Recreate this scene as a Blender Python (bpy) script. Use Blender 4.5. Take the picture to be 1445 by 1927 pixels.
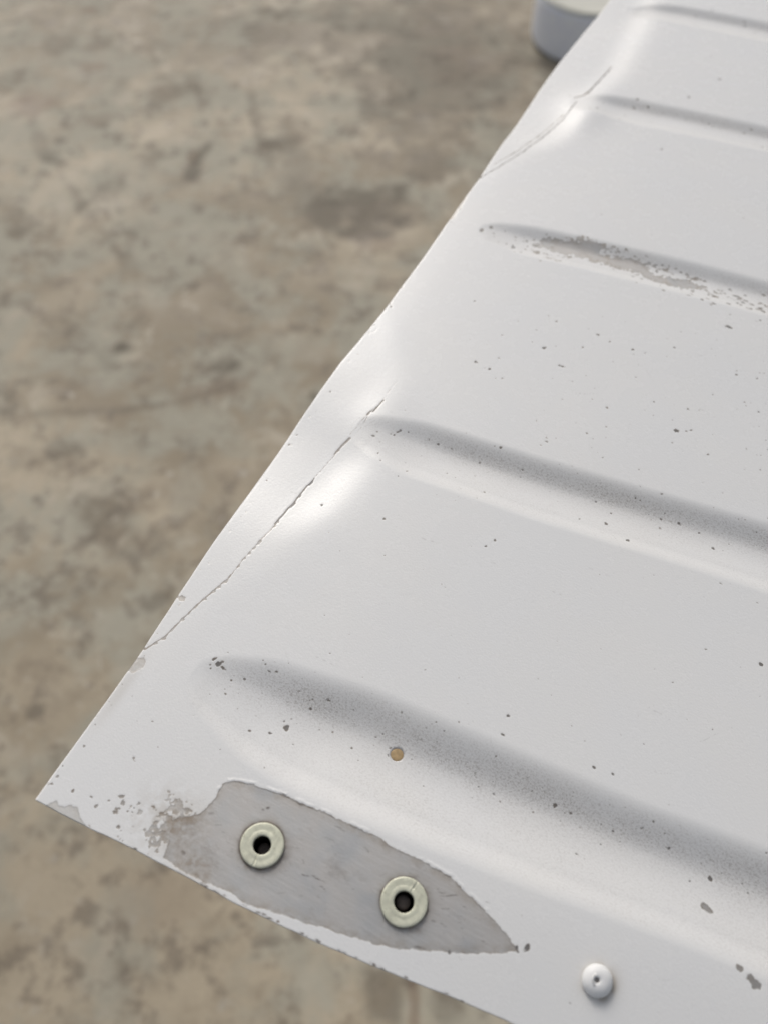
import bpy, math, random
import numpy as np

# ------------------------------------------------------------------ scene, camera, light
for o in list(bpy.data.objects):
    bpy.data.objects.remove(o, do_unlink=True)
S = bpy.context.scene
COL = S.collection
MM = 0.001
CAM_H = 0.195            # camera above the sheet metal
TILT = math.radians(34)  # camera tilt from straight down
FPX = 1700.0             # focal length in photograph pixels (1445 wide)
FLOOR_Z = -0.75

cam = bpy.data.cameras.new("camera")
cam_ob = bpy.data.objects.new("camera", cam)
COL.objects.link(cam_ob)
cam_ob.location = (0, 0, CAM_H)
cam_ob.rotation_euler = (TILT, 0, 0)
cam.sensor_fit = 'HORIZONTAL'
cam.sensor_width = 36
cam.lens = FPX / 1445 * 36
cam.clip_start = 0.01
cam.clip_end = 200
cam.dof.use_dof = True
cam.dof.focus_distance = 0.222
cam.dof.aperture_fstop = cam.lens / 2.6
S.camera = cam_ob

SUN_EL = math.radians(37)
SUN_AZ = math.radians(104)   # direction towards the light, from +x counter-clockwise
world = bpy.data.worlds.new("World")
S.world = world
world.use_nodes = True
wn = world.node_tree
sky = wn.nodes.new("ShaderNodeTexSky")
sky.sky_type = 'NISHITA'
sky.sun_disc = False
sky.sun_elevation = SUN_EL
sky.sun_rotation = math.radians(90) - SUN_AZ
sky.air_density = 1.0
sky.dust_density = 4.0
sky.ozone_density = 0.6
hs = wn.nodes.new("ShaderNodeHueSaturation")     # hazy, milky sky
hs.inputs["Saturation"].default_value = 0.37
wn.links.new(sky.outputs[0], hs.inputs["Color"])
wn.links.new(hs.outputs[0], wn.nodes["Background"].inputs[0])
wn.nodes["Background"].inputs[1].default_value = 0.125

sl = bpy.data.lights.new("sun", 'SUN')
sl.energy = 1.0
sl.angle = math.radians(17)
sl.color = (1.0, 0.95, 0.875)
so = bpy.data.objects.new("sun", sl)
COL.objects.link(so)
ld = np.array([math.cos(SUN_EL) * math.cos(SUN_AZ), math.cos(SUN_EL) * math.sin(SUN_AZ), math.sin(SUN_EL)])
from mathutils import Vector
so.rotation_euler = Vector(ld).to_track_quat('Z', 'Y').to_euler()
so.location = tuple(ld)

S.view_settings.view_transform = 'Standard'
S.view_settings.look = 'None'
S.view_settings.gamma = 1
S.view_settings.exposure = -0.13
S.view_settings.use_curve_mapping = False
S.cycles.use_denoising = True

# ------------------------------------------------------------------ helpers
rng = np.random.default_rng(7)


def vnoise(x, y, seed=0):
    """smooth value noise, 0..1"""
    xi = np.floor(x).astype(np.int64)
    yi = np.floor(y).astype(np.int64)
    fx = x - xi
    fy = y - yi
    fx = fx * fx * fx * (fx * (fx * 6 - 15) + 10)
    fy = fy * fy * fy * (fy * (fy * 6 - 15) + 10)

    def hsh(a, b):
        n = (a * 374761393 + b * 668265263 + seed * 1442695041) & 0xFFFFFFFF
        n = ((n ^ (n >> 13)) * 1274126177) & 0xFFFFFFFF
        n = ((n ^ (n >> 16)) * 2246822519) & 0xFFFFFFFF
        return ((n ^ (n >> 15)) & 0xFFFFFF) / float(0xFFFFFF)
    a = hsh(xi, yi)
    b = hsh(xi + 1, yi)
    c = hsh(xi, yi + 1)
    d = hsh(xi + 1, yi + 1)
    return (a * (1 - fx) + b * fx) * (1 - fy) + (c * (1 - fx) + d * fx) * fy


def fbm(x, y, seed=0, octv=4, gain=0.5):
    s = 0
    a = 1.0
    t = 0
    for k in range(octv):
        s = s + a * vnoise(x * 2 ** k + 17.3 * k, y * 2 ** k - 9.1 * k, seed + k)
        t += a
        a *= gain
    return s / t


def sstep(a, b, x):
    t = np.clip((x - a) / (b - a), 0, 1)
    return t * t * (3 - 2 * t)


def softplus(x, w):
    z = x / w
    return w * np.where(z > 20, z, np.log1p(np.exp(np.minimum(z, 20))))


def node(nt, kind, **kw):
    n = nt.nodes.new(kind)
    for k, v in kw.items():
        setattr(n, k, v)
    return n


class NT:
    """small wrapper that strings shader nodes together"""

    def __init__(self, name):
        self.m = bpy.data.materials.new(name)
        self.m.use_nodes = True
        self.t = self.m.node_tree
        self.b = self.t.nodes["Principled BSDF"]
        self.b.inputs["Roughness"].default_value = 0.5

    def put(self, sock, v):
        if isinstance(v, bpy.types.NodeSocket):
            self.t.links.new(v, sock)
        else:
            sock.default_value = v

    def attr(self, name):
        n = node(self.t, "ShaderNodeAttribute", attribute_name=name)
        return n.outputs["Fac"]

    def coord(self, scale=(1000, 1000, 1000), rot=(0, 0, 0), kind="Object"):
        c = node(self.t, "ShaderNodeTexCoord")
        mp = node(self.t, "ShaderNodeMapping")
        mp.inputs["Scale"].default_value = scale
        mp.inputs["Rotation"].default_value = rot
        self.t.links.new(c.outputs[kind], mp.inputs[0])
        return mp.outputs[0]

    def noise(self, vec, scale, detail=3, rough=0.5, dist=0.0):
        n = node(self.t, "ShaderNodeTexNoise")
        self.t.links.new(vec, n.inputs["Vector"])
        n.inputs["Scale"].default_value = scale
        n.inputs["Detail"].default_value = detail
        n.inputs["Roughness"].default_value = rough
        n.inputs["Distortion"].default_value = dist
        return n.outputs["Fac"]

    def ramp(self, x, a, b, lo=0.0, hi=1.0):
        n = node(self.t, "ShaderNodeMapRange", interpolation_type='SMOOTHSTEP')
        self.put(n.inputs["Value"], x)
        n.inputs["From Min"].default_value = a
        n.inputs["From Max"].default_value = b
        n.inputs["To Min"].default_value = lo
        n.inputs["To Max"].default_value = hi
        return n.outputs["Result"]

    def math(self, op, a, b=0.0, clamp=False):
        n = node(self.t, "ShaderNodeMath", operation=op, use_clamp=clamp)
        self.put(n.inputs[0], a)
        self.put(n.inputs[1], b)
        return n.outputs[0]

    def mix(self, f, a, b):
        n = node(self.t, "ShaderNodeMix", data_type='RGBA')
        self.put(n.inputs[0], f)
        self.put(n.inputs[6], a if isinstance(a, bpy.types.NodeSocket) else (*a, 1))
        self.put(n.inputs[7], b if isinstance(b, bpy.types.NodeSocket) else (*b, 1))
        return n.outputs[2]

    def mixf(self, f, a, b):
        n = node(self.t, "ShaderNodeMix", data_type='FLOAT')
        self.put(n.inputs[0], f)
        self.put(n.inputs[2], a)
        self.put(n.inputs[3], b)
        return n.outputs[0]

    def bump(self, h, dist, strength=1.0, normal=None):
        n = node(self.t, "ShaderNodeBump")
        n.inputs["Strength"].default_value = strength
        n.inputs["Distance"].default_value = dist
        self.put(n.inputs["Height"], h)
        if normal is not None:
            self.put(n.inputs["Normal"], normal)
        return n.outputs[0]


def mesh_ob(name, V, F, mat, parent=None, smooth=True, attrs=None):
    me = bpy.data.meshes.new(name)
    V = np.asarray(V, dtype=np.float32)
    F = np.asarray(F, dtype=np.int32)
    me.vertices.add(len(V))
    me.vertices.foreach_set("co", V.ravel())
    k = F.shape[1]
    me.loops.add(F.size)
    me.loops.foreach_set("vertex_index", F.ravel())
    me.polygons.add(len(F))
    me.polygons.foreach_set("loop_start", np.arange(0, F.size, k, dtype=np.int32))
    me.polygons.foreach_set("use_smooth", np.full(len(F), smooth, dtype=bool))
    for an, av in (attrs or {}).items():
        a = me.attributes.new(an, 'FLOAT', 'POINT')
        a.data.foreach_set("value", np.asarray(av, dtype=np.float32).ravel())
    me.update(calc_edges=True)
    me.validate()
    me.materials.append(mat)
    o = bpy.data.objects.new(name, me)
    COL.objects.link(o)
    if parent is not None:
        o.parent = parent
    return o


def lathe(profile, seg=96, tweak=None):
    """profile: (r, z) list, revolved about z"""
    n = len(profile)
    a = np.arange(seg) / seg * 2 * np.pi
    V = np.zeros((n, seg, 3))
    for i, (r, z) in enumerate(profile):
        V[i, :, 0] = r * np.cos(a)
        V[i, :, 1] = r * np.sin(a)
        V[i, :, 2] = z
    if tweak is not None:
        tweak(V, a)
    F = []
    for i in range(n - 1):
        for j in range(seg):
            k = (j + 1) % seg
            F.append((i * seg + j, i * seg + k, (i + 1) * seg + k, (i + 1) * seg + j))
    return V.reshape(-1, 3), F


# ------------------------------------------------------------------ the sheet's own millimetre frame
ORG = np.array([-78.95, 0.0])
_fw = np.array([0, math.sin(TILT), -math.cos(TILT)])
_up = np.array([0, math.cos(TILT), math.sin(TILT)])
_rt = np.array([1.0, 0, 0])
EDGE_ANG = math.radians(63.14)
VD = np.array([math.cos(EDGE_ANG), math.sin(EDGE_ANG)])     # along the rolled edge
UD = np.array([VD[1], -VD[0]])                              # along the beads


def ground_point(x, y, z):
    """measured photograph position -> world mm on the level z (mm)"""
    d = _fw * FPX + _rt * (x - 722.5) + _up * (963.5 - y)
    k = (z - CAM_H * 1000) / d[2]
    return d[:2] * k


ORG = ground_point(65, 1505, 0)

# beads pressed into the sheet: rims as v(u), start, depth
BEADS = [
    dict(u0=14.0, lo=[(14, 37), (17, 33), (22.5, 30.7), (33.5, 26.9), (45, 25.6), (60, 26.2), (101, 31.0), (133, 35.5), (420, 68)],
         up=[(14, 43.5), (17, 47.3), (22, 49.5), (30, 52.6), (54, 56.5), (87, 58.3), (117, 60.2), (143, 63.5), (420, 92)], d=3.25, ramp=44, pw=.75),
    dict(u0=13.0, lo=[(13, 119.2), (16, 116), (22, 114.5), (32, 113), (68, 115.6), (127, 123.5), (420, 156)],
         up=[(13, 126), (16, 129.5), (22, 131), (30, 133.6), (61, 136.5), (90, 140.5), (124, 146), (420, 177)], d=2.35, ramp=36, pw=.9),
    dict(u0=10.0, lo=[(10, 213.5), (13, 210.8), (24, 208.8), (47, 212.3), (81, 216.8), (104, 220), (420, 252)],
         up=[(10, 217.6), (13, 221.3), (25, 225.5), (52, 230), (77, 234), (101, 237), (420, 268)], d=1.6, ramp=24, pw=.8),
    dict(u0=10.5, lo=[(10, 297), (16, 294), (39, 295), (84, 302.5), (420, 336)],
         up=[(10, 302.5), (14, 307), (34, 312.5), (82, 319.5), (420, 353)], d=1.45, ramp=20, pw=.9),
    dict(u0=8.0, lo=[(8, 374), (14, 369), (30, 370.5), (64, 374.5), (420, 410)],
         up=[(8, 376), (14, 382), (30, 386.5), (64, 391.5), (420, 427)], d=1.45, ramp=20, pw=.9),
    dict(u0=8.0, lo=[(8, 458), (14, 453), (30, 454.5), (64, 458.5), (420, 494)],
         up=[(8, 460), (14, 466), (30, 470.5), (64, 475.5), (420, 511)], d=1.45, ramp=20, pw=.9),
]
for b in BEADS:
    b['w'] = float(np.interp(b['u0'] + 35, *zip(*b['up'])) - np.interp(b['u0'] + 35, *zip(*b['lo'])))
FOLD = [(-8, 20), (0, 39), (7.1, 63.6), (10.7, 100), (13.6, 117), (15.3, 135), (12.5, 146), (4, 158), (-8, 172), (-12, 200), (-8, 225), (0, 240), (7, 262), (12, 300), (17.5, 327), (14, 355), (12, 380), (10, 560)]
fold_v = np.array([p[1] for p in FOLD], float)
fold_u = np.array([p[0] for p in FOLD], float)
# along the edge: slope of the bend beside the crack, its far and near side measured from the crack, softness
BEND = np.array([(0, .0, 3, 0, 1), (60, .02, 3, -1, 1), (80, .05, 7, -1, 2.4), (96, .15, 12.5, 3.5, 2.6), (114, .20, 11, 3, 2.2), (124, .12, 7, 0, 2.2), (140, .03, 4, -4, 2.2), (152, .045, 4, -5, 2.0), (172, .02, 2, -3, 1.6), (235, .02, 2, -2, 1),
                 (262, .05, 3, -1, 1.6), (274, .26, 9, 1, 2.0), (296, .34, 10, 2, 1.8), (308, .22, 7, 0, 1.6), (330, .28, 6, -1, 2.2), (365, .36, 8, 1, 2.2), (385, .28, 6, 0, 2), (560, .1, 6, 0, 2)])
EDGE_PX = [(65, 1505), (100, 1455), (190, 1330), (265, 1225), (340, 1110), (400, 1020), (480, 910), (560, 795), (600, 736), (640, 680), (720, 585), (800, 478), (870, 375), (900, 335), (1000, 190), (1050, 118), (1145, 0)]
END_PX = [(65, 1505), (140, 1545), (250, 1597), (330, 1640), (440, 1698), (500, 1727), (600, 1775), (750, 1838), (850, 1878), (965, 1927)]


_tab_x = np.arange(-60, 660, 0.5)
_ker = np.exp(-(np.arange(-30, 31) * .5 / 5.0) ** 2 / 2)
_ker /= _ker.sum()


def smooth_interp(x, xp, fp):
    """piecewise linear, rounded with a 5 mm Gaussian"""
    t = np.interp(_tab_x, xp, fp)
    t = np.convolve(np.pad(t, 30, mode='edge'), _ker, mode='valid')
    return np.interp(x, _tab_x, t)


def height(u, v):
    """height of the sheet in mm"""
    h = np.zeros_like(u)
    for b in BEADS:
        lo = np.interp(u, *zip(*b['lo']))
        up = np.interp(u, *zip(*b['up']))
        lo = .5 * lo + .25 * np.interp(u + 3, *zip(*b['lo'])) + .25 * np.interp(np.maximum(u - 3, b['u0']), *zip(*b['lo']))
        up = .5 * up + .25 * np.interp(u + 3, *zip(*b['up'])) + .25 * np.interp(np.maximum(u - 3, b['u0']), *zip(*b['up']))
        t = np.clip((v - lo) / (up - lo), 0, 1)
        tm = 0.60
        a = np.clip(t / tm, 0, 1)
        lower = 0.26 * sstep(0, .38, a) + 0.74 * (0.5 - 0.5 * np.cos(a * np.pi))
        q = np.clip((t - tm) / (1 - tm), 0, 1)
        upper = 0.5 + 0.5 * np.cos(q * np.pi)
        prof = np.where(t < tm, lower, upper)
        s = np.clip((u - b['u0']) / b['ramp'], 0, 1)
        ramp = np.sin(s * np.pi / 2) ** b['pw']
        h = h - b['d'] * ramp * np.clip((up - lo) / b['w'], 0, 1) ** .9 * prof
    # the strip beside the rolled edge bends down past the fold
    fu = smooth_interp(v, fold_v, fold_u)
    amp, far, near, soft = (smooth_interp(v, BEND[:, 0], BEND[:, k]) for k in (1, 2, 3, 4))
    h = h - amp * (softplus(fu + far - u, soft) - .97 * softplus(fu + near - u, soft))
    h = h - .015 * softplus(6 - u, 1.5)
    h = h + 1.4 * np.exp(-((u - 17) / 9) ** 2 - ((v - 297) / 13) ** 2) + .5 * np.exp(-((u - 16) / 8) ** 2 - ((v - 126) / 13) ** 2)
    # below the first bead the sheet falls away to the cut end
    lo1 = np.interp(u, *zip(*BEADS[0]['lo']))
    h = h - 0.10 * sstep(40, 120, u) * softplus(lo1 - 3 - v, 4.0)
    # gentle crown and hand-made waviness
    h = h - (np.maximum(u, 0) ** 2) * 0.00025
    h = h + 0.35 * (fbm(u / 60, v / 60, 5, 2) - .5)
    return h


def on_sheet(x, y):
    """photograph position -> (u, v) on the sheet, allowing for its relief"""
    z = 0.0
    for _ in range(6):
        p = ground_point(x, y, z) - ORG
        u, v = p @ UD, p @ VD
        z = 0.5 * z + 0.5 * float(height(np.array([u]), np.array([v]))[0])
    return u, v


_p = np.array([on_sheet(*p) for p in EDGE_PX])
EDGE_V = np.append(_p[:, 1], 560)
EDGE_U = np.append(_p[:, 0], _p[-1, 0])
_p = np.array([on_sheet(*p) for p in END_PX])
END_U = np.append(_p[:, 0], [150, 420])
END_V = np.append(_p[:, 1], _p[-1, 1] + .1 * (np.array([150, 420]) - _p[-1, 0]))

# ------------------------------------------------------------------ sample positions on the sheet
ROLL_R = 0.7
us = np.concatenate([np.arange(ROLL_R, 156, 0.21), 156 + np.cumsum(np.linspace(0.3, 12, 42))])
vs = [0.0]
while vs[-1] < 425:
    vs.append(vs[-1] + 0.2 * (1 + vs[-1] / 150))
while vs[-1] < 540:
    vs.append(vs[-1] + 3.0)
vs = np.array(vs)
NU, NV = len(us), len(vs)
U0, V0 = np.meshgrid(us, vs, indexing='ij')
eu = np.interp(vs, EDGE_V, EDGE_U) + 0.10 * (fbm(vs / 5, vs * 0, 31, 3) - .5) + 0.25 * (fbm(vs / 25, vs * 0, 33, 2) - .5)
ev = np.interp(us, END_U, END_V) + 0.16 * (fbm(us / 3, us * 0, 41, 3) - .5) + 0.3 * (fbm(us / 20, us * 0, 43, 2) - .5)
UU = U0 + eu[None, :] * np.exp(-(U0 - ROLL_R) / 15)
VV = V0 + ev[:, None] * np.clip(1 - V0 / 160, 0, 1)
HH = height(UU, VV)

# paint wear: signed distance (mm) to bare metal, negative where the paint is gone
D = np.full((NU, NV), 9.0)
TONE = np.zeros((NU, NV))
LIP = np.zeros((NU, NV))
PATCH = np.zeros((NU, NV), bool)


def window(u, v, r):
    i0, i1 = np.searchsorted(us, [u - r - 2.5, u + r + 2.5])
    j0 = np.searchsorted(vs, v - r - 14)
    j1 = np.searchsorted(vs, v + r + 3)
    return slice(max(i0, 0), i1), slice(max(j0, 0), j1)


def put(sl, d, tone):
    old = D[sl]
    m = d < old
    TONE[sl] = np.where(m & (d < 0.6), tone, TONE[sl])
    D[sl] = np.minimum(old, d)


def spot(x, y, rx, ry=None, ang=0.0, tone=-1.0, rag=0.35, plate=False):
    """a chip: radii in photograph pixels (or mm when plate)"""
    rx *= .95
    ry = None if ry is None else ry * .92
    if plate:
        u, v = x, y
        a = rx
        b = ry or rx
    else:
        u, v = on_sheet(x, y)
        u1, v1 = on_sheet(x + 4, y)
        s = math.hypot(u1 - u, v1 - v) / 4
        a, b = rx * s, (ry or rx) * s
    sl = window(u, v, max(a, b) + 0.5)
    du, dv = UU[sl] - u, VV[sl] - v
    c, s_ = math.cos(ang), math.sin(ang)
    p = (du * c + dv * s_) / a
    q = (-du * s_ + dv * c) / b
    m = min(a, b)
    d = (np.sqrt(p * p + q * q) - 1) * m
    d = d + rag * m * 2.4 * (fbm(UU[sl] / max(m, .3) / 1.2 + x, VV[sl] / max(m, .3) / 1.2, int(x + y) % 97, 2) - .5)
    put(sl, d, tone)


def poly_dist(pu, pv, P):
    d = np.full(pu.shape, 1e9)
    inside = np.zeros(pu.shape, bool)
    n = len(P)
    for i in range(n):
        ax, ay = P[i]
        bx, by = P[(i + 1) % n]
        ex, ey = bx - ax, by - ay
        t = np.clip(((pu - ax) * ex + (pv - ay) * ey) / (ex * ex + ey * ey + 1e-9), 0, 1)
        d = np.minimum(d, np.hypot(pu - ax - t * ex, pv - ay - t * ey))
        c = ((ay > pv) != (by > pv)) & (pu < (bx - ax) * (pv - ay) / (by - ay + 1e-12) + ax)
        inside ^= c
    return np.where(inside, -d, d)


def patch(pts, tone=0.0, rag=0.8, fine=0.5, mark=False, scale=2.0):
    P = [on_sheet(*p) for p in pts]
    c = np.mean(P, axis=0)
    r = max(math.hypot(p[0] - c[0], p[1] - c[1]) for p in P) + 2
    sl = window(c[0], c[1], r)
    u, v = UU[sl], VV[sl]
    d = poly_dist(u, v, P)
    d = d + rag * (fbm(u / scale, v / scale, 51, 3) - .5) + fine * (fbm(u / .55, v / .55, 61, 2) - .5)
    put(sl, d, tone)
    if mark:
        PATCH[sl] |= d < 0.0
    return sl, d


def crack(pts, w0, w1, tone=-0.6, rag=0.3, side=0.0):
    P = np.array([on_sheet(*p) for p in pts])
    seg = np.hypot(*np.diff(P, axis=0).T)
    tot = seg.sum()
    acc = 0
    for i in range(len(P) - 1):
        c = (P[i] + P[i + 1]) / 2
        sl = window(c[0], c[1], seg[i] / 2 + 2)
        u, v = UU[sl], VV[sl]
        ex, ey = P[i + 1] - P[i]
        t = np.clip(((u - P[i][0]) * ex + (v - P[i][1]) * ey) / seg[i] ** 2, 0, 1)
        wob = 0.5 * (fbm(v / 3.0, u / 9.0, 77, 3) - .5)
        s = ((u - P[i][0]) * ey - (v - P[i][1]) * ex) / seg[i] + wob
        along = (acc + t * seg[i]) / tot
        w = w0 + (w1 - w0) * along
        end = np.hypot(u - P[i][0] - t * ex, v - P[i][1] - t * ey)
        d = np.maximum(np.abs(s), end - 0.4) - w
        chips = sstep(.52, .78, vnoise(v / .9, u / 2.2, 83)) * rag
        d = d - chips * (s * (1 if side >= 0 else -1) > -.1)
        put(sl, d, tone)
        acc += seg[i]


# the big bare patch round the two hollow rivets
main = [(419, 1475), (440, 1470), (470, 1476), (500, 1485), (540, 1500), (600, 1525), (650, 1547), (700, 1570), (755, 1603), (799, 1624),
        (849, 1653), (878, 1683), (915, 1718), (953, 1757), (973, 1790), (930, 1795), (880, 1795), (845, 1792), (800, 1790), (745, 1785),
        (691, 1774), (640, 1757), (600, 1744), (560, 1732), (523, 1719), (477, 1707), (457, 1698), (436, 1682), (399, 1666), (374, 1656),
        (353, 1646), (328, 1631), (316, 1620), (305, 1616), (311, 1603), (318, 1583), (312, 1566), (318, 1550), (332, 1540), (353, 1537),
        (374, 1533), (399, 1512), (409, 1491)]
msl, md = patch(main, 0.0, .6, .35, mark=True)
pu, pv = UU[msl], VV[msl]
lipn = fbm(pu / 2.2, pv / 2.2, 91, 3)
far_side = sstep(14, 20, pv - 0.04 * pu + 0)
LIP[msl] = np.exp(-((md - .35) / .28) ** 2) * far_side * sstep(.42, .62, lipn)
# scuffed, half worn corner of that patch
cu_, cv_ = on_sheet(322, 1552)
sl_ = window(cu_, cv_, 16)
pu, pv = UU[sl_], VV[sl_]
qs = np.sqrt(((pu - cu_) / 8.5) ** 2 + ((pv - cv_) / 7.0) ** 2)
nz = fbm(pu / 2.6, pv / 2.6, 151, 3)
put(sl_, (qs - .55) * 1.6 + 2.6 * (nz - .5) + 1.6 * (fbm(pu / .6, pv / .6, 153, 2) - .5), .25)
SCUFF = np.zeros((NU, NV))
SCUFF[sl_] = np.exp(-(qs / .9) ** 2) * sstep(.3, .6, fbm(pu / 1.6, pv / 1.6, 155, 4))
for _ in range(30):
    spot(rng.uniform(200, 345), rng.uniform(1506, 1590), rng.uniform(.8, 1.8), rng.uniform(.8, 1.5), rng.uniform(0, 3), rng.choice([-.8, -.3, .3]), .5)
for x, y, a, b, g in [(228, 1499, 7, 4, .3), (232, 1511, 5, 7, .9), (222, 1523, 8, 4, .7), (217, 1530, 6, 3, 0), (262, 1512, 4, 3, 0), (304, 1530, 5, 3, .4),
                      (307, 1535, 6, 4, .5), (318, 1560, 4, 7, .3), (290, 1520, 9, 3, -.3), (320, 1602, 6, 5, 0), (222, 1557, 4, 4, 0), (181, 1518, 5, 5, 0),
                      (172, 1500, 4, 2, 0), (137, 1490, 3, 4, .4), (108, 1462, 3, 3, 0), (98, 1476, 4, 3, 0), (205, 1507, 3, 3, 0), (252, 1428, 6, 2.5, -.6), (158, 1405, 2, 3, 0)]:
    spot(x, y, a * .75, b * .75, g, -0.35, .9)
# worn corner and chips along the rolled edge
patch([(84, 1518), (106, 1506), (112, 1517), (129, 1516), (148, 1520), (149, 1535), (162, 1556), (146, 1556), (111, 1539)], 0.5, .6, .4)
patch([(245, 1263), (248, 1248), (259, 1238), (272, 1236), (275, 1246), (270, 1257), (258, 1263), (250, 1268)], 0.35, .3, .3)
patch([(335, 1123), (342, 1120), (350, 1124), (347, 1131), (338, 1131)], 0.2, .2, .2)
patch([(297, 1169), (304, 1165), (305, 1172), (298, 1178)], 0.2, .2, .2)
patch([(845, 410), (858, 385), (874, 366), (877, 372), (866, 392), (850, 412)], 0.4, 1.0, .5)
for _ in range(46):
    k = rng.uniform(0, 1)
    x, y = 70 + (890 - 70) * k + rng.uniform(3, 13), 1500 + (345 - 1500) * k
    spot(x, y, rng.uniform(1, 2.6), rng.uniform(1, 2.2), rng.uniform(0, 3), rng.choice([-.8, .2, .5]), .5)
for _ in range(30):
    x = rng.uniform(110, 900)
    y = np.interp(x, [65, 140, 250, 330, 440, 500, 600, 750, 850, 965], [1505, 1545, 1597, 1640, 1698, 1727, 1775, 1838, 1878, 1927]) - rng.uniform(1, 4)
    spot(x, y, rng.uniform(2, 7), rng.uniform(1, 2), rng.uniform(-.2, .2), rng.choice([-.6, .3]), .6)
# cracks in the paint where the sheet folds
crack([(265, 1226), (285, 1215), (312, 1196), (345, 1163), (385, 1127), (425, 1092)], .14, .14, -0.25, .5)
crack([(425, 1092), (470, 1040), (520, 985)], .10, .13, -0.3, .42)
crack([(520, 983), (545, 955), (576, 916)], .26, .22, -0.6, .3)
crack([(578, 914), (590, 902)], .12, .05, -0.7, .4)
crack([(588, 902), (612, 876), (630, 856)], .06, .08, -0.6, .0)
crack([(632, 852), (645, 838), (657, 826)], .26, .34, -0.5, .2)
crack([(660, 816), (680, 792), (694, 776)], .02, .06, -0.6, 0)
crack([(668, 820), (690, 786)], .01, .05, -0.6, 0)
crack([(693, 778), (700, 770)], .3, .1, -0.6, .2)
crack([(703, 772), (720, 754)], .30, .16, -0.6, .2)
crack([(720, 754), (746, 716)], .05, .0, -0.3, 0)
crack([(905, 333), (940, 312), (985, 284), (1025, 253), (1060, 222), (1084, 190)], .14, .2, -0.8, .16)
crack([(930, 308), (975, 282), (1010, 256), (1060, 214)], .12, .12, -0.5, .2)
crack([(1082, 182), (1096, 178), (1107, 171)], .4, .25, -0.5, .3)
crack([(1106, 174), (1122, 156), (1150, 125)], .34, .2, -0.8, .2)
# third bead: paint worn off along the wall
wsl, wd = patch([(1003, 459), (1030, 447), (1048, 453), (1065, 449), (1120, 452), (1138, 463), (1128, 474), (1152, 482), (1190, 486), (1200, 495), (1216, 501), (1232, 517),
                 (1262, 521), (1290, 528), (1326, 540), (1300, 546), (1240, 531), (1200, 513), (1160, 503), (1128, 492), (1090, 482), (1060, 476), (1030, 466)], -0.1, 4.2, 2.2, mark=True, scale=1.1)
for _ in range(95):
    k = rng.uniform(0, 1) ** .8
    x = 1180 + 265 * k
    y = np.interp(x, [1000, 1180, 1330, 1445], [460, 500, 548, 578]) + rng.normal(0, 9)
    spot(x, y, rng.uniform(2, 6), rng.uniform(1.2, 2.6), rng.uniform(-.4, .3), rng.choice([-.5, 0, .2]), .5)
for _ in range(160):
    k = rng.uniform(0, 1)
    x = 1000 + 330 * k
    y = np.interp(x, [1000, 1060, 1130, 1200, 1330], [458, 452, 462, 488, 536]) + rng.choice([0, 24]) * (x < 1290) + rng.normal(0, 7)
    spot(x, y, rng.uniform(1.5, 5), rng.uniform(1, 2.2), rng.uniform(-.6, .1), rng.choice([-.3, -.1, .1]), .7)
for _ in range(40):
    x = rng.uniform(915, 1060)
    y = np.interp(x, [900, 1000, 1060], [436, 462, 470]) + rng.normal(0, 8)
    spot(x, y, rng.uniform(1.2, 3), rng.uniform(1, 2), rng.uniform(-.4, .3), rng.choice([-.5, .2]), .5)
for x, y, a, b in [(923, 427, 4, 4), (965, 464, 5, 3), (906, 432, 3, 6), (1008, 462, 5, 3)]:
    spot(x, y, a, b, 0, -.5)
# named chips
for x, y, a, b, g in [(404, 1240, 3, 6, -.5), (412, 1249, 5, 9, -.7), (421, 1258, 7, 3, -.2), (396, 1251, 3, 3, 0), (397, 1258, 2, 2, 0), (535, 1358, 2.5, 3, 0), (540, 1372, 7, 8, .5),
                      (508, 1380, 6, 3, .2), (552, 1401, 2.5, 2, 0), (470, 1376, 3, 3, 0), (424, 1306, 3, 2, -.5), (436, 1280, 2.5, 2.5, 0), (507, 1264, 5, 2, 0), (520, 1264, 4, 2, 0),
                      (585, 1334, 4, 3, 0), (618, 1318, 5, 3, 0), (956, 1347, 4, 4, 0), (1044, 1516, 4, 5, 0), (946, 1383, 5, 3, 0), (1117, 1444, 4, 3, 0),
                      (1337, 1654, 5, 5, 0), (1298, 1658, 3, 3, 0), (992, 1784, 5, 11, -.3), (971, 1786, 5, 9, .5),
                      (1258, 1596, 5, 3, 0), (1085, 1607, 4, 2, 0), (1272, 809, 6, 5, 0), (1055, 688, 7, 3, .1), (1024, 654, 4, 5, 0), (895, 681, 5, 4, 0), (921, 694, 4, 4, 0),
                      (1372, 615, 10, 4, -.1), (748, 813, 3, 3, 0), (753, 810, 3, 3, 0), (942, 842, 4, 3, 0), (605, 950, 4, 3, 0), (914, 1028, 3, 3, 0), (931, 1016, 3, 3, 0),
                      (723, 976, 3, 3, 0), (1182, 1017, 5, 4, 0), (1140, 985, 5, 3, -.5), (1278, 985, 6, 3, -.5), (1343, 1032, 5, 3, -.4), (1432, 1250, 5, 4, 0), (1354, 148, 4, 3, 0),
                      (1296, 182, 4, 3, 0), (1199, 186, 4, 4, 0), (1219, 200, 4, 4, 0), (1094, 1788, 0.1, .1, 0), (845, 1790, 5, 8, .2), (1010, 1790, .1, .1, 0)]:
    spot(x, y, a * .8, b * .8, g, -.75, .6)
for x, y, a, b, g in [(1420, 1851, 14, 8, -.5), (1330, 1708, 11, 7, -.3), (1391, 1823, 6, 5, 0)]:
    spot(x, y, a, b, g, -.4, .7)
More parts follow.
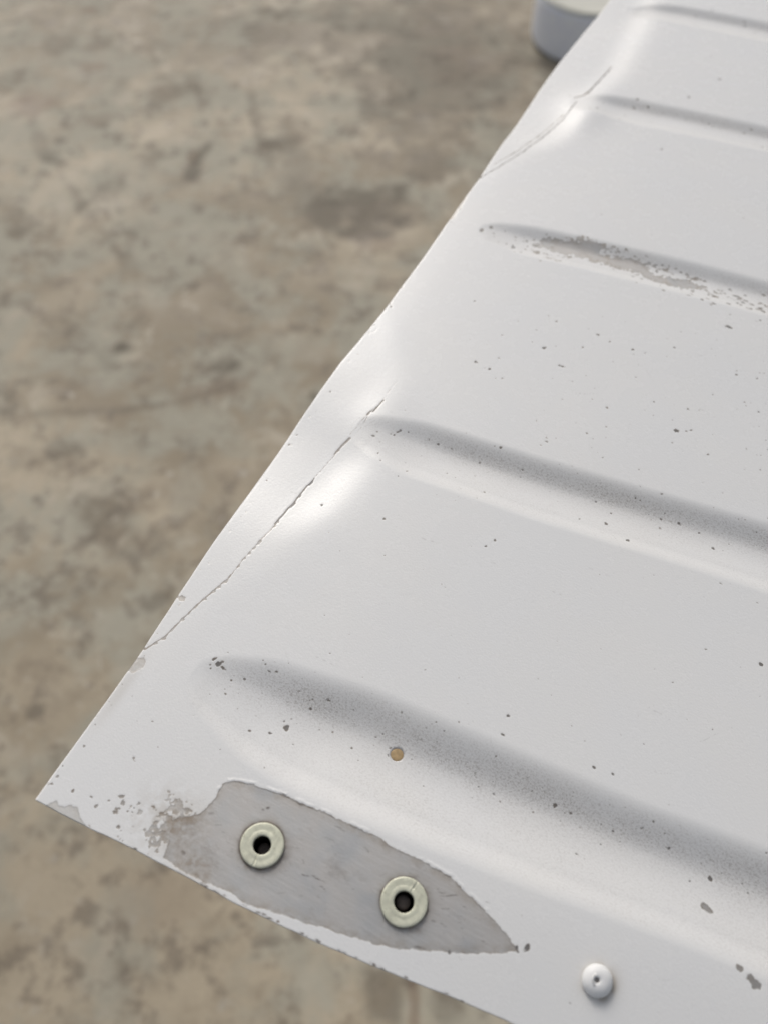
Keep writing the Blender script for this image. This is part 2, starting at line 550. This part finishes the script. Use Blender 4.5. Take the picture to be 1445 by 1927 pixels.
# scattered specks
for n, x0, x1, y0, y1, r0, r1 in [(110, 1000, 1480, 590, 860, .9, 2.6), (24, 880, 1200, 500, 760, .9, 2.2), (40, 1200, 1480, 860, 1420, .7, 1.7), (40, 600, 1200, 1000, 1400, .6, 1.2),
                                 (14, 1000, 1440, 60, 420, 1., 2.2), (20, 150, 500, 1270, 1560, .6, 1.3), (16, 640, 1300, 1470, 1900, .6, 1.3)]:
    for _ in range(n):
        r = (rng.uniform(0, 1) ** 3 * (r1 - r0) + r0) * .85
        spot(rng.uniform(x0, x1), rng.uniform(y0, y1), r * rng.uniform(1, 1.9), r, rng.uniform(-.5, .5), rng.choice([-.7, -.5, -.3]), .6)
for (xa, ya, xb, yb, sd, n) in [(700, 810, 1480, 1030, 34, 120), (420, 1265, 1480, 1680, 40, 120), (1100, 195, 1480, 262, 12, 40), (1240, 20, 1480, 50, 10, 14)]:
    for _ in range(n):
        k = rng.uniform(0, 1)
        r = rng.uniform(0, 1) ** 4 * 1.6 + .65
        spot(xa + (xb - xa) * k, ya + (yb - ya) * k + rng.normal(0, sd), r * rng.uniform(1, 1.6), r, rng.uniform(-.5, .5), rng.choice([-.8, -.6, -.3]), .5)

# grime: settled along the bead walls and round the fasteners
GRIME = np.zeros((NU, NV))
for b, amt in zip(BEADS, (1, .8, .6, .7, .5, .5)):
    lo = np.interp(UU, *zip(*b['lo']))
    up = np.interp(UU, *zip(*b['up']))
    t = (VV - lo) / (up - lo)
    w = np.exp(-((t - .74) / .13) ** 2) * sstep(b['u0'] + 4, b['u0'] + 30, UU)
    inside = sstep(.0, .10, t) * sstep(1.0, .86, t) * sstep(b['u0'], b['u0'] + 5, UU)
    GRIME += .30 * inside * (.5 + fbm(UU / 18, VV / 9, 107, 3))
    GRIME += amt * w * (0.35 + 0.9 * fbm(UU / 14, VV / 8, 101, 3))
STAIN = np.zeros((NU, NV))
FAST = {}


def ring(x, y, r, amt, off=(0, 0)):
    u, v = on_sheet(x, y)
    q = np.hypot(UU - u - off[0], VV - v - off[1])
    a = np.arctan2(VV - v, UU - u)
    f = np.exp(-np.maximum(q - r, 0) / 0.8) * (0.4 + 1.2 * vnoise(a * 2.2 + 20, q * .4, int(x)))
    STAIN[:] = np.maximum(STAIN, np.clip(f * amt, 0, 1))


ring(493, 1590, 4.6, .9, (.4, -.2))
ring(760, 1697, 4.7, .8, (.3, -.2))
ring(1125, 1845, 3.0, .8, (.4, -.3))
u_, v_ = on_sheet(340, 1560)
STAIN = np.maximum(STAIN, .7 * SCUFF)
STAIN = np.maximum(STAIN, 0.8 * np.exp(-(((UU - u_) / 5) ** 2 + ((VV - v_) / 6) ** 2)) * sstep(.35, .65, fbm(UU / 2.2, VV / 2.2, 111, 3)))
u_, v_ = on_sheet(365, 1625)
STAIN = np.maximum(STAIN, 0.7 * np.exp(-(((UU - u_) / 5) ** 2 + ((VV - v_) / 3) ** 2)))
u_, v_ = on_sheet(228, 1300)
STAIN = np.maximum(STAIN, 0.35 * np.exp(-(((UU - u_) / 1.5) ** 2 + ((VV - v_) / 9) ** 2)))

# dark scratches, packed dirt, dark rings round fasteners and plug
MARK = np.zeros((NU, NV))


def stroke(x, y, length, ang, w, amt):
    """a short scratch, sizes in mm, angle from the bead direction"""
    u, v = on_sheet(x, y)
    sl = window(u, v, length)
    du, dv = UU[sl] - u, VV[sl] - v
    p = du * math.cos(ang) + dv * math.sin(ang)
    q = -du * math.sin(ang) + dv * math.cos(ang) + .12 * np.sin(p * 1.3 + x)
    f = sstep(w, w * .3, np.abs(q)) * sstep(length / 2, length / 4, np.abs(p)) * amt * (.4 + .9 * vnoise(p * 2.2 + x, q + y, 5))
    MARK[sl] = np.maximum(MARK[sl], np.clip(f, 0, 1))


def dark_ring(x, y, r, w, amt, a0=None, spread=1.6):  # dark ring, one-sided where a centre angle is given
    u, v = on_sheet(x, y)
    sl = window(u, v, r + w * 4)
    q = np.hypot(UU[sl] - u, VV[sl] - v)
    a = np.arctan2(VV[sl] - v, UU[sl] - u)
    f = np.exp(-(np.maximum(q - r, 0) / w) ** 1.2) * (.35 + 1.1 * fbm(a * 3 + 30, q * .8, int(x), 3)) * amt
    if a0 is not None:
        f = f * np.exp(-(((a - a0 + np.pi) % (2 * np.pi) - np.pi) / spread) ** 2)
    MARK[sl] = np.maximum(MARK[sl], np.clip(f, 0, 1))


for _ in range(80):
    k = rng.uniform(0, 1)
    x = 330 + 590 * k
    stroke(x, np.interp(x, [330, 600, 920], [1590, 1650, 1760]) + rng.normal(0, 36), rng.uniform(.5, 2.2), rng.normal(.02, .3), rng.uniform(.07, .16), rng.uniform(.15, .6))
for x, y, l, g, w, a in [(845, 1686, 4.5, .45, .16, .9), (830, 1680, 2, .4, .14, .7), (838, 1710, 2, .4, .12, .6), (600, 1655, 4, -.1, .16, .8), (575, 1648, 2, 0, .16, .9), (470, 1622, 2.5, -.3, .2, .7),
                         (505, 1520, 1.2, .3, .4, .8), (495, 1525, .8, .3, .3, .6), (640, 1560, 3, 0, .2, .6), (560, 1510, 4, 0, .22, .7), (540, 1500, 4, 0, .25, .7), (398, 1530, 1.5, .3, .4, .6),
                         (815, 1735, 1.2, 0, .3, .5), (790, 1785, 3, .2, .3, .6), (345, 1605, 1.5, 0, .4, .8), (620, 1580, 3, 0, .14, .5), (690, 1600, 2, -.3, .2, .5)]:
    stroke(x, y, l, g, w, a)
for k in range(9):     # hair cracks fanning from the tip of the second bead
    stroke(676 + 3.2 * k - 6, 800 + 5 * (k % 3) - 8, rng.uniform(5, 9), 1.25 - .05 * k, .06, .30)
for _ in range(70):    # faint handling scratches in the paint
    stroke(rng.uniform(250, 1440), rng.uniform(620, 1900), rng.uniform(2, 9), rng.normal(0, .5), .07, rng.uniform(.08, .28))
dark_ring(493, 1590, 4.62, .35, 1.1)
dark_ring(493, 1590, 4.7, 1.2, .6, -.2, 1.0)
dark_ring(760, 1697, 4.75, .35, 1.0)
dark_ring(760, 1697, 4.8, 1.0, .4, .4, 1.2)
dark_ring(1125, 1845, 2.9, .30, .6, -1.6, 1.4)
dark_ring(1125, 1845, 3.0, .9, .5, -.2, .9)
dark_ring(747, 1420, 1.3, .26, .8)
HOLE = on_sheet(747, 1420)
qh = np.hypot(UU - HOLE[0], VV - HOLE[1])
Z = HH + 0.06 * sstep(-.15, .12, D) - 0.06 + 0.10 * LIP
Z = Z - 0.35 * (1 - sstep(1.38, 1.62, qh))
D = np.where(qh < 1.8, np.maximum(D, .7), D)

# ------------------------------------------------------------------ materials
def skin_material():
    n = NT("white_paint_over_metal")
    vec = n.coord()
    d = n.attr("paint_distance")
    jit = n.math('MULTIPLY', n.math('SUBTRACT', n.noise(vec, 2.6, 4, .6), .5), .22)
    dd = n.math('ADD', d, jit)
    bare = n.ramp(dd, .06, -.06)
    rim = n.math('MULTIPLY', n.ramp(dd, -.4, -.02), n.ramp(dd, .14, .02))
    tone = n.attr("wear_tone")
    rim = n.math('MULTIPLY', rim, n.ramp(tone, .05, .4, 1, .12))
    grime = n.attr("grime")
    stain = n.attr("stain")
    # paint
    cloud = n.noise(vec, .035, 4, .55)
    paint = n.mix(n.ramp(cloud, .3, .7), (.785, .785, .78), (.795, .79, .776))
    smudge = n.ramp(n.noise(vec, .12, 5, .65), .6, 1.0, 0, .05)
    paint = n.mix(smudge, paint, (.52, .48, .43))
    grain = n.noise(vec, 2.2, 3, .7)
    gd = n.math('MULTIPLY', grime, n.ramp(grain, .44, .70), clamp=True)
    paint = n.mix(n.math('MULTIPLY', gd, .48, clamp=True), paint, (.20, .165, .13))
    paint = n.mix(n.math('MULTIPLY', grime, .17, clamp=True), paint, (.42, .36, .30))
    paint = n.mix(n.math('MULTIPLY', stain, .55, clamp=True), paint, (.36, .29, .20))
    # metal
    vs_ = n.coord((160, 1300, 1000), (0, 0, .25))
    streak = n.noise(vs_, 1.0, 5, .7)
    blot = n.noise(vec, .11, 4, .6)
    metal = n.mix(n.ramp(blot, .35, .68), (.49, .472, .452), (.46, .46, .455))
    metal = n.mix(n.ramp(streak, .40, .75, 0, .4), metal, (.62, .61, .60))
    pit = n.ramp(n.noise(n.coord((600, 1500, 1000), (0, 0, .25)), .8, 3, .6), .70, .78)
    metal = n.mix(n.math('MULTIPLY', pit, .4), metal, (.12, .11, .10))
    metal = n.mix(n.ramp(n.noise(n.coord((260, 420, 1000), (0, 0, .25)), .5, 5, .7), .55, .75, 0, .6), metal, (.31, .285, .265))
    metal = n.mix(n.ramp(n.noise(vec, .055, 3, .5), .54, .70, 0, .55), metal, (.36, .375, .40))
    metal = n.mix(n.math('MULTIPLY', n.ramp(dd, -2.2, -.2), n.ramp(n.noise(vec, .35, 4, .65), .35, .65, .05, .55)), metal, (.35, .30, .245))
    metal = n.mix(n.ramp(tone, 0, 1), metal, (.68, .68, .66))
    metal = n.mix(n.ramp(tone, 0, -1), metal, (.13, .125, .12))
    metal = n.mix(n.math('MULTIPLY', stain, n.ramp(n.noise(vec, .7, 4, .65), .3, .7, .2, .95), clamp=True), metal, (.24, .18, .12))
    col = n.mix(bare, paint, metal)
    col = n.mix(n.math('MULTIPLY', rim, n.ramp(n.noise(vec, .6, 3, .6), .38, .68, .08, .62)), col, (.19, .15, .11))
    col = n.mix(n.math('MULTIPLY', n.attr('mark'), .85, clamp=True), col, (.085, .065, .05))
    n.put(n.b.inputs["Base Color"], col)
    n.put(n.b.inputs["Metallic"], n.math('MULTIPLY', n.math('MULTIPLY', bare, .3), n.ramp(tone, -1, -.2)))
    pr = n.ramp(n.noise(vec, .16, 4, .6), .3, .7, .24, .29)
    pr = n.math('ADD', pr, n.math('MULTIPLY', grime, .2))
    n.put(n.b.inputs["Roughness"], n.mixf(bare, pr, .52))
    peel = n.noise(vec, 1.9, 2, .5)
    b1 = n.bump(peel, .00004, .75)
    rough = n.math('MULTIPLY', n.math('ADD', n.math('MULTIPLY', grime, .8), .02, clamp=True), n.noise(vec, 2.4, 3, .6))
    b2 = n.bump(rough, .00012, .8, b1)
    b3 = n.bump(n.math('MULTIPLY', bare, streak), .00004, .5, b2)
    n.put(n.b.inputs["Normal"], b3)
    n.b.inputs["Specular IOR Level"].default_value = .5
    return n.m


def simple(name, col, rough=.5, metallic=0.0, var=.15, scale=.8, bump=.00003, dirt=None):
    n = NT(name)
    vec = n.coord()
    f = n.noise(vec, scale, 4, .6)
    c0 = tuple(c * (1 - var) for c in col)
    c1 = tuple(min(c * (1 + var), .95) for c in col)
    c = n.mix(n.ramp(f, .3, .7), c0, c1)
    if dirt:
        c = n.mix(n.ramp(n.noise(vec, scale * 2.3, 4, .65), .56, .72, 0, .6), c, dirt)
    n.put(n.b.inputs["Base Color"], c)
    n.b.inputs["Metallic"].default_value = metallic
    n.put(n.b.inputs["Roughness"], n.ramp(n.noise(vec, scale * 1.7, 3), .3, .7, rough * .85, rough * 1.15))
    n.put(n.b.inputs["Normal"], n.bump(f, bump, .5))
    return n.m


M_SKIN = skin_material()
M_FLANGE = simple("greenish_chromate", (.63, .63, .50), .45, .12, .12, .55, .00006, (.33, .32, .22))
M_BARREL = simple("dark_barrel", (.02, .018, .016), .5, .3, .3, 1.0)
M_STEM = simple("rusty_steel_stem", (.11, .09, .078), .6, .2, .3, 1.2)
M_RIVET = simple("painted_rivet", (.79, .79, .785), .5, 0, .02, .6, .00004)
M_DIMPLE = simple("grime", (.20, .19, .185), .8, 0, .3, 1.0)  # dark grey for the disc inside the domed rivet's dimple
M_PLUG = simple("tan_plug", (.44, .31, .16), .5, 0, .18, .9, .00005, (.30, .20, .10))

# ------------------------------------------------------------------ the panel
panel = bpy.data.objects.new("aircraft_panel", None)
COL.objects.link(panel)
panel.location = (ORG[0] * MM, ORG[1] * MM, 0)
panel.rotation_euler = (0, 0, EDGE_ANG - math.pi / 2)
panel["label"] = "white painted ribbed sheet metal aircraft panel with chipped corner"
panel["category"] = "panel"

# add the rolled edge (extra columns before u) and the cut end (extra rows before v)
TH = 0.55
cols = []
for ph in np.linspace(math.radians(200), math.radians(12), 12):
    cols.append((ROLL_R - ROLL_R * math.sin(ph) if ph < math.pi else ROLL_R + (ph - math.pi) * 20, -ROLL_R * (1 - math.cos(ph)) if ph < math.pi else -2 * ROLL_R))
cols = [(9.0, -2 * ROLL_R - .5)] + cols
NC = len(cols)
bu = UU[0:1, :]
cu = np.array([c[0] for c in cols])[:, None] - ROLL_R
cz = np.array([c[1] for c in cols])[:, None]
flat = np.exp(-np.maximum(cu, 0) / 6)
CU = bu + cu
CV = np.repeat(VV[0:1, :], NC, 0) + 3.0 * sstep(.5 * ROLL_R, 1.6 * ROLL_R, -cz)
CZ = Z[0:1, :] + cz
FU = np.concatenate([CU, UU], 0)
FV = np.concatenate([CV, VV], 0)
FZ = np.concatenate([CZ, Z], 0)


def ext(A):
    return np.concatenate([np.repeat(A[0:1, :], NC, 0), A], 0)


AD, AT, AG, AS, AM = ext(D), ext(TONE), ext(GRIME), ext(STAIN), ext(MARK)
APATCH = np.concatenate([np.zeros((NC, NV), bool), PATCH], 0)
# rows for the cut end: (dv, dz), from under the sheet up to the top
rows = [(14.0, -TH - .02), (.10, -TH), (.02, -TH + .08), (0.0, -TH * .5), (0.02, -.12), (.06, -.03)]
NR = len(rows)
RU = np.repeat(FU[:, 0:1], NR, 1)
RV = FV[:, 0:1] + np.array([r[0] for r in rows])[None, :] - .08
RZ = FZ[:, 0:1] + np.array([r[1] for r in rows])[None, :]
FU = np.concatenate([RU, FU], 1)
FV = np.concatenate([RV, FV], 1)
FZ = np.concatenate([RZ, FZ], 1)


def extr(A, val=None):
    R = np.repeat(A[:, 0:1], NR, 1) if val is None else np.full((A.shape[0], NR), val)
    return np.concatenate([R, A], 1)


edge_bare = extr(AD)
edge_bare[:, :4] = -.6
edge_bare[:, 4] = np.minimum(edge_bare[:, 4], .3 * (fbm(FU[:, 4] / 4, FU[:, 4] * 0, 121, 3) - .52) * 4)
AD = edge_bare
AT = extr(AT)
AT[:, :4] = -.7
AG, AS, AM = extr(AG), extr(AS), extr(AM)
APATCH = np.concatenate([np.zeros((APATCH.shape[0], NR), bool), APATCH], 1)
A, B = FU.shape
idx = np.arange(A * B).reshape(A, B)
Fq = np.stack([idx[:-1, :-1], idx[1:, :-1], idx[1:, 1:], idx[:-1, 1:]], -1).reshape(-1, 4)
Vq = np.stack([FU, FV, FZ], -1).reshape(-1, 3) * MM
pm = (APATCH[:-1, :-1] & APATCH[1:, :-1] & APATCH[1:, 1:] & APATCH[:-1, 1:]).reshape(-1)
gi = np.repeat(np.arange(A - 1), B - 1)
low = (FV[:-1, :-1].reshape(-1) < 100)
ATTR = dict(paint_distance=AD.ravel(), wear_tone=AT.ravel(), grime=AG.ravel(), stain=AS.ravel(), mark=AM.ravel())


def sub(name, mask, label=None):
    f = Fq[mask]
    ids, inv = np.unique(f, return_inverse=True)
    o = mesh_ob(name, Vq[ids], inv.reshape(-1, 4), M_SKIN, panel, True, {k: v[ids] for k, v in ATTR.items()})
    if label:
        o["label"] = label
    return o


# the sheet stays one continuous surface; the worn places are cut out as parts of their own
hole = np.zeros(len(Fq), bool)     # the rivets' holes go right through the sheet
for x, y in ((493, 1590), (760, 1697)):
    hu, hv = on_sheet(x, y)
    hole |= np.hypot(FU[:-1, :-1].ravel() - hu, FV[:-1, :-1].ravel() - hv) < 3.0
sub("skin", ~pm & ~hole)
sub("bare_metal", pm & low & ~hole, "leaf shaped grey bare metal around the two hollow rivets")
sub("bare_metal", pm & ~low, "ragged grey worn streak along the wall of the third bead")


# ------------------------------------------------------------------ fasteners
def seat(x, y, dz=0.0):
    """position on the sheet whose top, dz above it, is seen at the measured place"""
    z = 0
    for _ in range(8):
        p = ground_point(x, y, z + dz) - ORG
        u, v = p @ UD, p @ VD
        z = float(height(np.array([u]), np.array([v]))[0])
    e = .5
    gx = float((height(np.array([u + e]), np.array([v])) - height(np.array([u - e]), np.array([v])))[0] / (2 * e))
    gy = float((height(np.array([u]), np.array([v + e])) - height(np.array([u]), np.array([v - e])))[0] / (2 * e))
    return u, v, z, gx, gy


def hollow_rivet(x, y, nick_ang, stem_off, R, label, deep):
    u, v, z, gx, gy = seat(x, y, 0.9)
    loc = (u * MM, v * MM, (z - .1) * MM)
    rot = (math.atan(gy), -math.atan(gx), 0)
    prof = [(R - .55, -.05), (R - .12, .02), (R - .01, .2), (R, .45), (R, .62), (R - .04, .74), (R - .12, .82), (R - .3, .87), (R - .8, .86), (R - 1.2, .83), (R - 1.5, .81), (R - 1.7, .83),
            (R - 1.85, .87), (R - 2.2, .88), (R - 2.48, .87), (R - 2.60, .83), (R - 2.67, .74), (R - 2.70, .6), (R - 2.72, .3)]

    def tweak(V, a):
        da = (a - nick_ang + np.pi) % (2 * np.pi) - np.pi
        for i, (r, zz) in enumerate(prof):
            if 2 <= i <= 15:
                V[i, :, 2] -= .20 * np.exp(-((da * r) / .10) ** 2)
                V[i, :, 2] += .07 * np.exp(-(((da - .09) * r) / .16) ** 2)
                V[i, :, 2] += .05 * (vnoise(np.cos(a) * 3 + 9 + x, np.sin(a) * 3 + 5, 3) - .5)
        for i, (r, zz) in enumerate(prof):
            w = 1 + .012 * (vnoise(np.cos(a) * 1.5 + 9 + x, np.sin(a) * 1.5 + 5, 13) - .5) * 2
            V[i, :, 0] *= w
            V[i, :, 1] *= w
        V[7:11, :, 0] += .08
        V[7:11, :, 1] -= .06
    V, F = lathe(prof, 160, tweak)
    root = mesh_ob("hollow_rivet", V * MM, F, M_FLANGE, panel)
    root.location = loc
    root.rotation_euler = rot
    root["label"] = label
    ri = R - 2.72
    V, F = lathe([(ri + .02, .22), (ri, -.2), (ri - .06, -.3), (ri - .02, -.55), (ri - .08, -.8), (ri - .03, -1.05), (ri - .09, -1.3), (ri - .05, -2.0), (ri - .05, -9), (.01, -9)], 64)
    mesh_ob("barrel", V * MM, F, M_BARREL, root)
    rs = ri * .74
    V, F = lathe([(rs * .9, -8.9), (rs, -8), (rs, deep - .2), (rs * .93, deep - .05), (rs * .5, deep), (.01, deep - .05)], 48)
    V[:, 0] += stem_off[0]
    V[:, 1] += stem_off[1]
    mesh_ob("stem", V * MM, F, M_STEM, root)
    return root


hollow_rivet(493, 1590, math.radians(-85), (.28, -.05), 4.62, "pale green hollow rivet nearer the sheet's corner", -2.6)
hollow_rivet(760, 1697, math.radians(82), (-.18, .12), 4.78, "pale green hollow rivet nearer the pointed end of the bare patch", -1.3)

# the painted blind rivet with a dimple
u, v, z, gx, gy = seat(1125, 1845, 1.2)
R = 3.02
prof = [(R - .1, -.25), (R, .1), (R + .02, .45), (R - .1, .9), (R - .38, 1.35), (R - .85, 1.72), (R - 1.4, 1.92), (R - 1.9, 2.0), (.95, 2.0), (.72, 1.97), (.6, 1.86), (.55, 1.7), (.5, 1.5), (.01, 1.45)]


def rivet_tweak(V, a):
    V[8:, :, 0] -= .35
    V[8:, :, 1] -= .1
    for i in range(len(V)):
        w = 1 + .03 * (vnoise(np.cos(a) * 1.3 + 4, np.sin(a) * 1.3 + 8, 23) - .5) * 2
        V[i, :, 0] *= w
        V[i, :, 1] *= w


V, F = lathe(prof, 96, rivet_tweak)
rv = mesh_ob("domed_rivet", V * MM, F, M_RIVET, panel)
rv.location = (u * MM, v * MM, (z) * MM)
rv.rotation_euler = (math.atan(gy), -math.atan(gx), 0)
rv["label"] = "white painted domed rivet with a small dark dimple"
V, F = lathe([(.5, 1.56), (.3, 1.55), (.01, 1.55)], 32)
V[:, 0] -= .35
V[:, 1] -= .1
mesh_ob("dimple", V * MM, F, M_DIMPLE, rv)

# the small tan plug in the first bead
u, v = HOLE
e = .5
z0 = float(height(np.array([u]), np.array([v]))[0])
gx = float((height(np.array([u + e]), np.array([v])) - height(np.array([u - e]), np.array([v])))[0] / (2 * e))
gy = float((height(np.array([u]), np.array([v + e])) - height(np.array([u]), np.array([v - e])))[0] / (2 * e))
V, F = lathe([(1.5, -.6), (1.46, -.2), (1.36, -.12), (1.15, -.10), (.6, -.08), (.01, -.08)], 64)
pl = mesh_ob("filler_plug", V * MM, F, M_PLUG, panel)
pl.location = (u * MM, v * MM, z0 * MM)
pl.rotation_euler = (math.atan(gy), -math.atan(gx), 0)
pl["label"] = "small round tan plug set flush in the bead nearest the cut end"

# ------------------------------------------------------------------ floor
fz = FLOOR_Z * 1000


def axis(lo, hi, step, far):
    mid = np.arange(lo, hi, step)
    g = np.cumsum(step * 1.35 ** np.arange(1, 26))
    return np.concatenate([lo - g[::-1], mid, hi + g])


fx = axis(-900, 900, 5.0, 20000)
fy = axis(-200, 2300, 5.0, 20000)
FX, FY = np.meshgrid(fx, fy, indexing='ij')
floor_dark = np.zeros_like(FX)      # dark stains, crack lines and a broad darker area
rust = np.zeros_like(FX)    # reddish brown marks
pale = np.zeros_like(FX)    # pale greenish scuffs


def blot(arr, x, y, rx, ry, ang, amt, rag=.6):
    p = ground_point(x, y, fz)
    px_ = abs(ground_point(x + 10, y, fz)[0] - p[0]) / 10
    py_ = abs(ground_point(x, y - 10, fz)[1] - p[1]) / 10
    du, dv = (FX - p[0]) / px_, (FY - p[1]) / py_
    c, s = math.cos(ang), math.sin(ang)
    a, b = (du * c + dv * s) / rx, (-du * s + dv * c) / ry
    q = np.sqrt(a * a + b * b) + rag * (fbm(FX / 30 + x, FY / 30, 131, 3) - .5) * 2
    arr[:] = np.maximum(arr, amt * (1 - sstep(.55, 1.25, q)))


for x, y, rx, ry, g, a in [(60, 1750, 460, 420, .4, .22), (365, 318, 14, 50, -.35, .75), (232, 653, 20, 12, 0, .9), (690, 395, 105, 55, 0, .85), (820, 130, 180, 130, 0, .6), (750, 60, 260, 70, 0, .5), (560, 330, 40, 90, .3, .35), (800, 300, 60, 30, 0, .5), (65, 1340, 18, 13, .4, .8), (500, 60, 40, 30, 0, .5),  # first entry: one wide, mild darkening of the lower left
                           (430, 690, 30, 12, 0, .6), (592, 745, 10, 12, 0, .85), (480, 220, 12, 50, .3, .5), (75, 270, 14, 40, .7, .45), (155, 385, 14, 12, 0, .7), (300, 1130, 30, 18, .4, .6), (100, 1560, 14, 12, 0, .45),
                           (725, 1875, 50, 60, 0, .7), (20, 745, 20, 10, 0, .6), (110, 80, 30, 20, 0, .45), (240, 480, 12, 60, 0, .35), (960, 60, 60, 160, 0, .4), (40, 860, 25, 20, 0, .3), (840, 1890, 30, 60, -.2, .4)]:
    blot(floor_dark, x, y, rx, ry, g, a)
for x, y, rx, ry, g, a in [(60, 195, 45, 26, 0, .7), (362, 300, 12, 22, -.2, .6), (170, 125, 26, 10, 0, .6), (165, 18, 16, 8, 0, .8), (190, 222, 40, 14, .2, .4), (780, 1880, 12, 70, 0, .7), (400, 735, 70, 18, .3, .4), (700, 450, 40, 20, 0, .5), (860, 120, 60, 40, 0, .35), (300, 1700, 90, 60, 0, .25)]:
    blot(rust, x, y, rx, ry, g, a)
for x, y, rx, ry, g, a in [(400, 470, 120, 30, -.6, .6), (180, 350, 140, 60, .2, .4), (180, 120, 90, 40, 0, .4), (30, 240, 60, 60, 0, .5), (560, 650, 80, 26, -.3, .5), (300, 560, 30, 20, 0, .6), (350, 930, 26, 60, 0, .5), (420, 1030, 26, 20, 0, .5),
                           (240, 1700, 60, 40, 0, .4), (600, 1850, 60, 50, 0, .45), (860, 1900, 80, 40, 0, .4), (240, 1180, 60, 40, 0, .4), (190, 720, 40, 20, -.3, .5), (640, 180, 40, 30, 0, .35), (550, 330, 40, 40, 0, .35), (100, 990, 60, 30, 0, .3)]:
    blot(pale, x, y, rx, ry, g, a)
for line, wd, am in (([(0, 772), (60, 778), (130, 776), (220, 772), (340, 757), (410, 735), (480, 702)], 5, .55), ([(60, 245), (95, 290), (120, 340), (160, 388), (200, 440), (235, 500)], 6, .5),
                     ([(470, 150), (476, 210), (500, 265), (520, 330)], 6, .4), ([(250, 480), (262, 560), (240, 650)], 5, .3), ([(0, 560), (120, 600), (210, 690), (330, 740)], 5, .3), ([(540, 470), (600, 540), (700, 560)], 6, .25)):
    P = np.array([ground_point(*p, fz) for p in line])
    q = np.full(FX.shape, 1e9)
    for k in range(len(P) - 1):
        ex, ey = P[k + 1] - P[k]
        t = np.clip(((FX - P[k][0]) * ex + (FY - P[k][1]) * ey) / (ex * ex + ey * ey), 0, 1)
        q = np.minimum(q, np.hypot(FX - P[k][0] - t * ex, FY - P[k][1] - t * ey))
    q = q + 14 * (fbm(FX / 22, FY / 22, 161, 3) - .5)
    floor_dark = np.maximum(floor_dark, am * np.exp(-(q / wd) ** 2) * (.4 + .9 * fbm(FX / 40, FY / 40, 171, 2)))
FZf = fz + 1.2 * (fbm(FX / 40, FY / 40, 141, 3) - .5)
ii = np.arange(FX.size).reshape(FX.shape)
Ff = np.stack([ii[:-1, :-1], ii[1:, :-1], ii[1:, 1:], ii[:-1, 1:]], -1).reshape(-1, 4)


def floor_material():
    n = NT("stained_concrete")
    vec = n.coord((1, 1, 1))
    big = n.noise(vec, 2.6, 4, .6)
    mid = n.noise(vec, 9, 6, .65, .2)
    fine = n.noise(vec, 34, 5, .7)
    grit = n.noise(vec, 220, 3, .6)
    c = n.mix(n.ramp(big, .40, .60), (.285, .232, .158), (.48, .405, .295))
    c = n.mix(n.ramp(mid, .42, .60, 0, .85), c, (.41, .385, .31))
    c = n.mix(n.ramp(n.noise(vec, 5.3, 6, .68), .52, .67, 0, .62), c, (.14, .103, .065))
    c = n.mix(n.ramp(n.noise(vec, 15.7, 5, .7, .4), .55, .66, 0, .7), c, (.50, .44, .345))
    c = n.mix(n.ramp(fine, .5, .64, 0, .6), c, (.15, .12, .09))
    c = n.mix(n.ramp(n.noise(vec, 52, 3, .6), .60, .72, 0, .7), c, (.50, .45, .37))
    c = n.mix(n.ramp(grit, .5, .8, 0, .3), c, (.16, .13, .10))
    c = n.mix(n.math('MULTIPLY', n.attr("pale"), .7), c, (.44, .41, .33))
    c = n.mix(n.math('MULTIPLY', n.attr("rust"), .7), c, (.17, .10, .06))
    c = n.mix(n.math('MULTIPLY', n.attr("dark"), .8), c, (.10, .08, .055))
    n.put(n.b.inputs["Base Color"], c)
    n.put(n.b.inputs["Roughness"], n.ramp(mid, .3, .7, .6, .85))
    n.put(n.b.inputs["Normal"], n.bump(fine, .002, .5))
    return n.m


fl = mesh_ob("floor", np.stack([FX, FY, FZf], -1).reshape(-1, 3) * MM, Ff, floor_material(), None, True, dict(dark=floor_dark, rust=rust, pale=pale))
fl["kind"] = "structure"
fl["label"] = "stained tan concrete floor"

# ------------------------------------------------------------------ white tub on the floor
tub = bpy.data.objects.new("white_tub", None)
COL.objects.link(tub)
left = ground_point(1003, 50, fz)
TR = 105.0
tx, ty = ground_point(1099, 74, fz)
tub.location = (tx * MM, ty * MM, FLOOR_Z + .001)
tub["label"] = "round white plastic tub standing on the concrete floor beyond the panel"
tub["category"] = "tub"
M_TUB = simple("white_plastic", (.84, .87, .97), .35, 0, .03, .05, .0001)
M_LID = simple("cream_plastic", (.58, .57, .50), .4, 0, .03, .05, .0001)
HT = 95
V, F = lathe([(.5, 0), (TR - 16, 0), (TR - 9, 1), (TR - 4, 4), (TR - 1, 9), (TR - .2, 14), (TR, HT - 16), (TR - .3, HT - 5), (TR - 2, HT - 1)], 128)
mesh_ob("body", V * MM, F, M_TUB, tub)
V, F = lathe([(TR - 2, HT - 1), (TR - 3, HT + 3), (TR - 6, HT + 5), (TR - 10, HT + 5), (TR - 13, HT + 2), (TR - 15, HT - 1), (TR - 40, HT - 1.5), (.5, HT - 1.5)], 128)
mesh_ob("lid", V * MM, F, M_LID, tub)
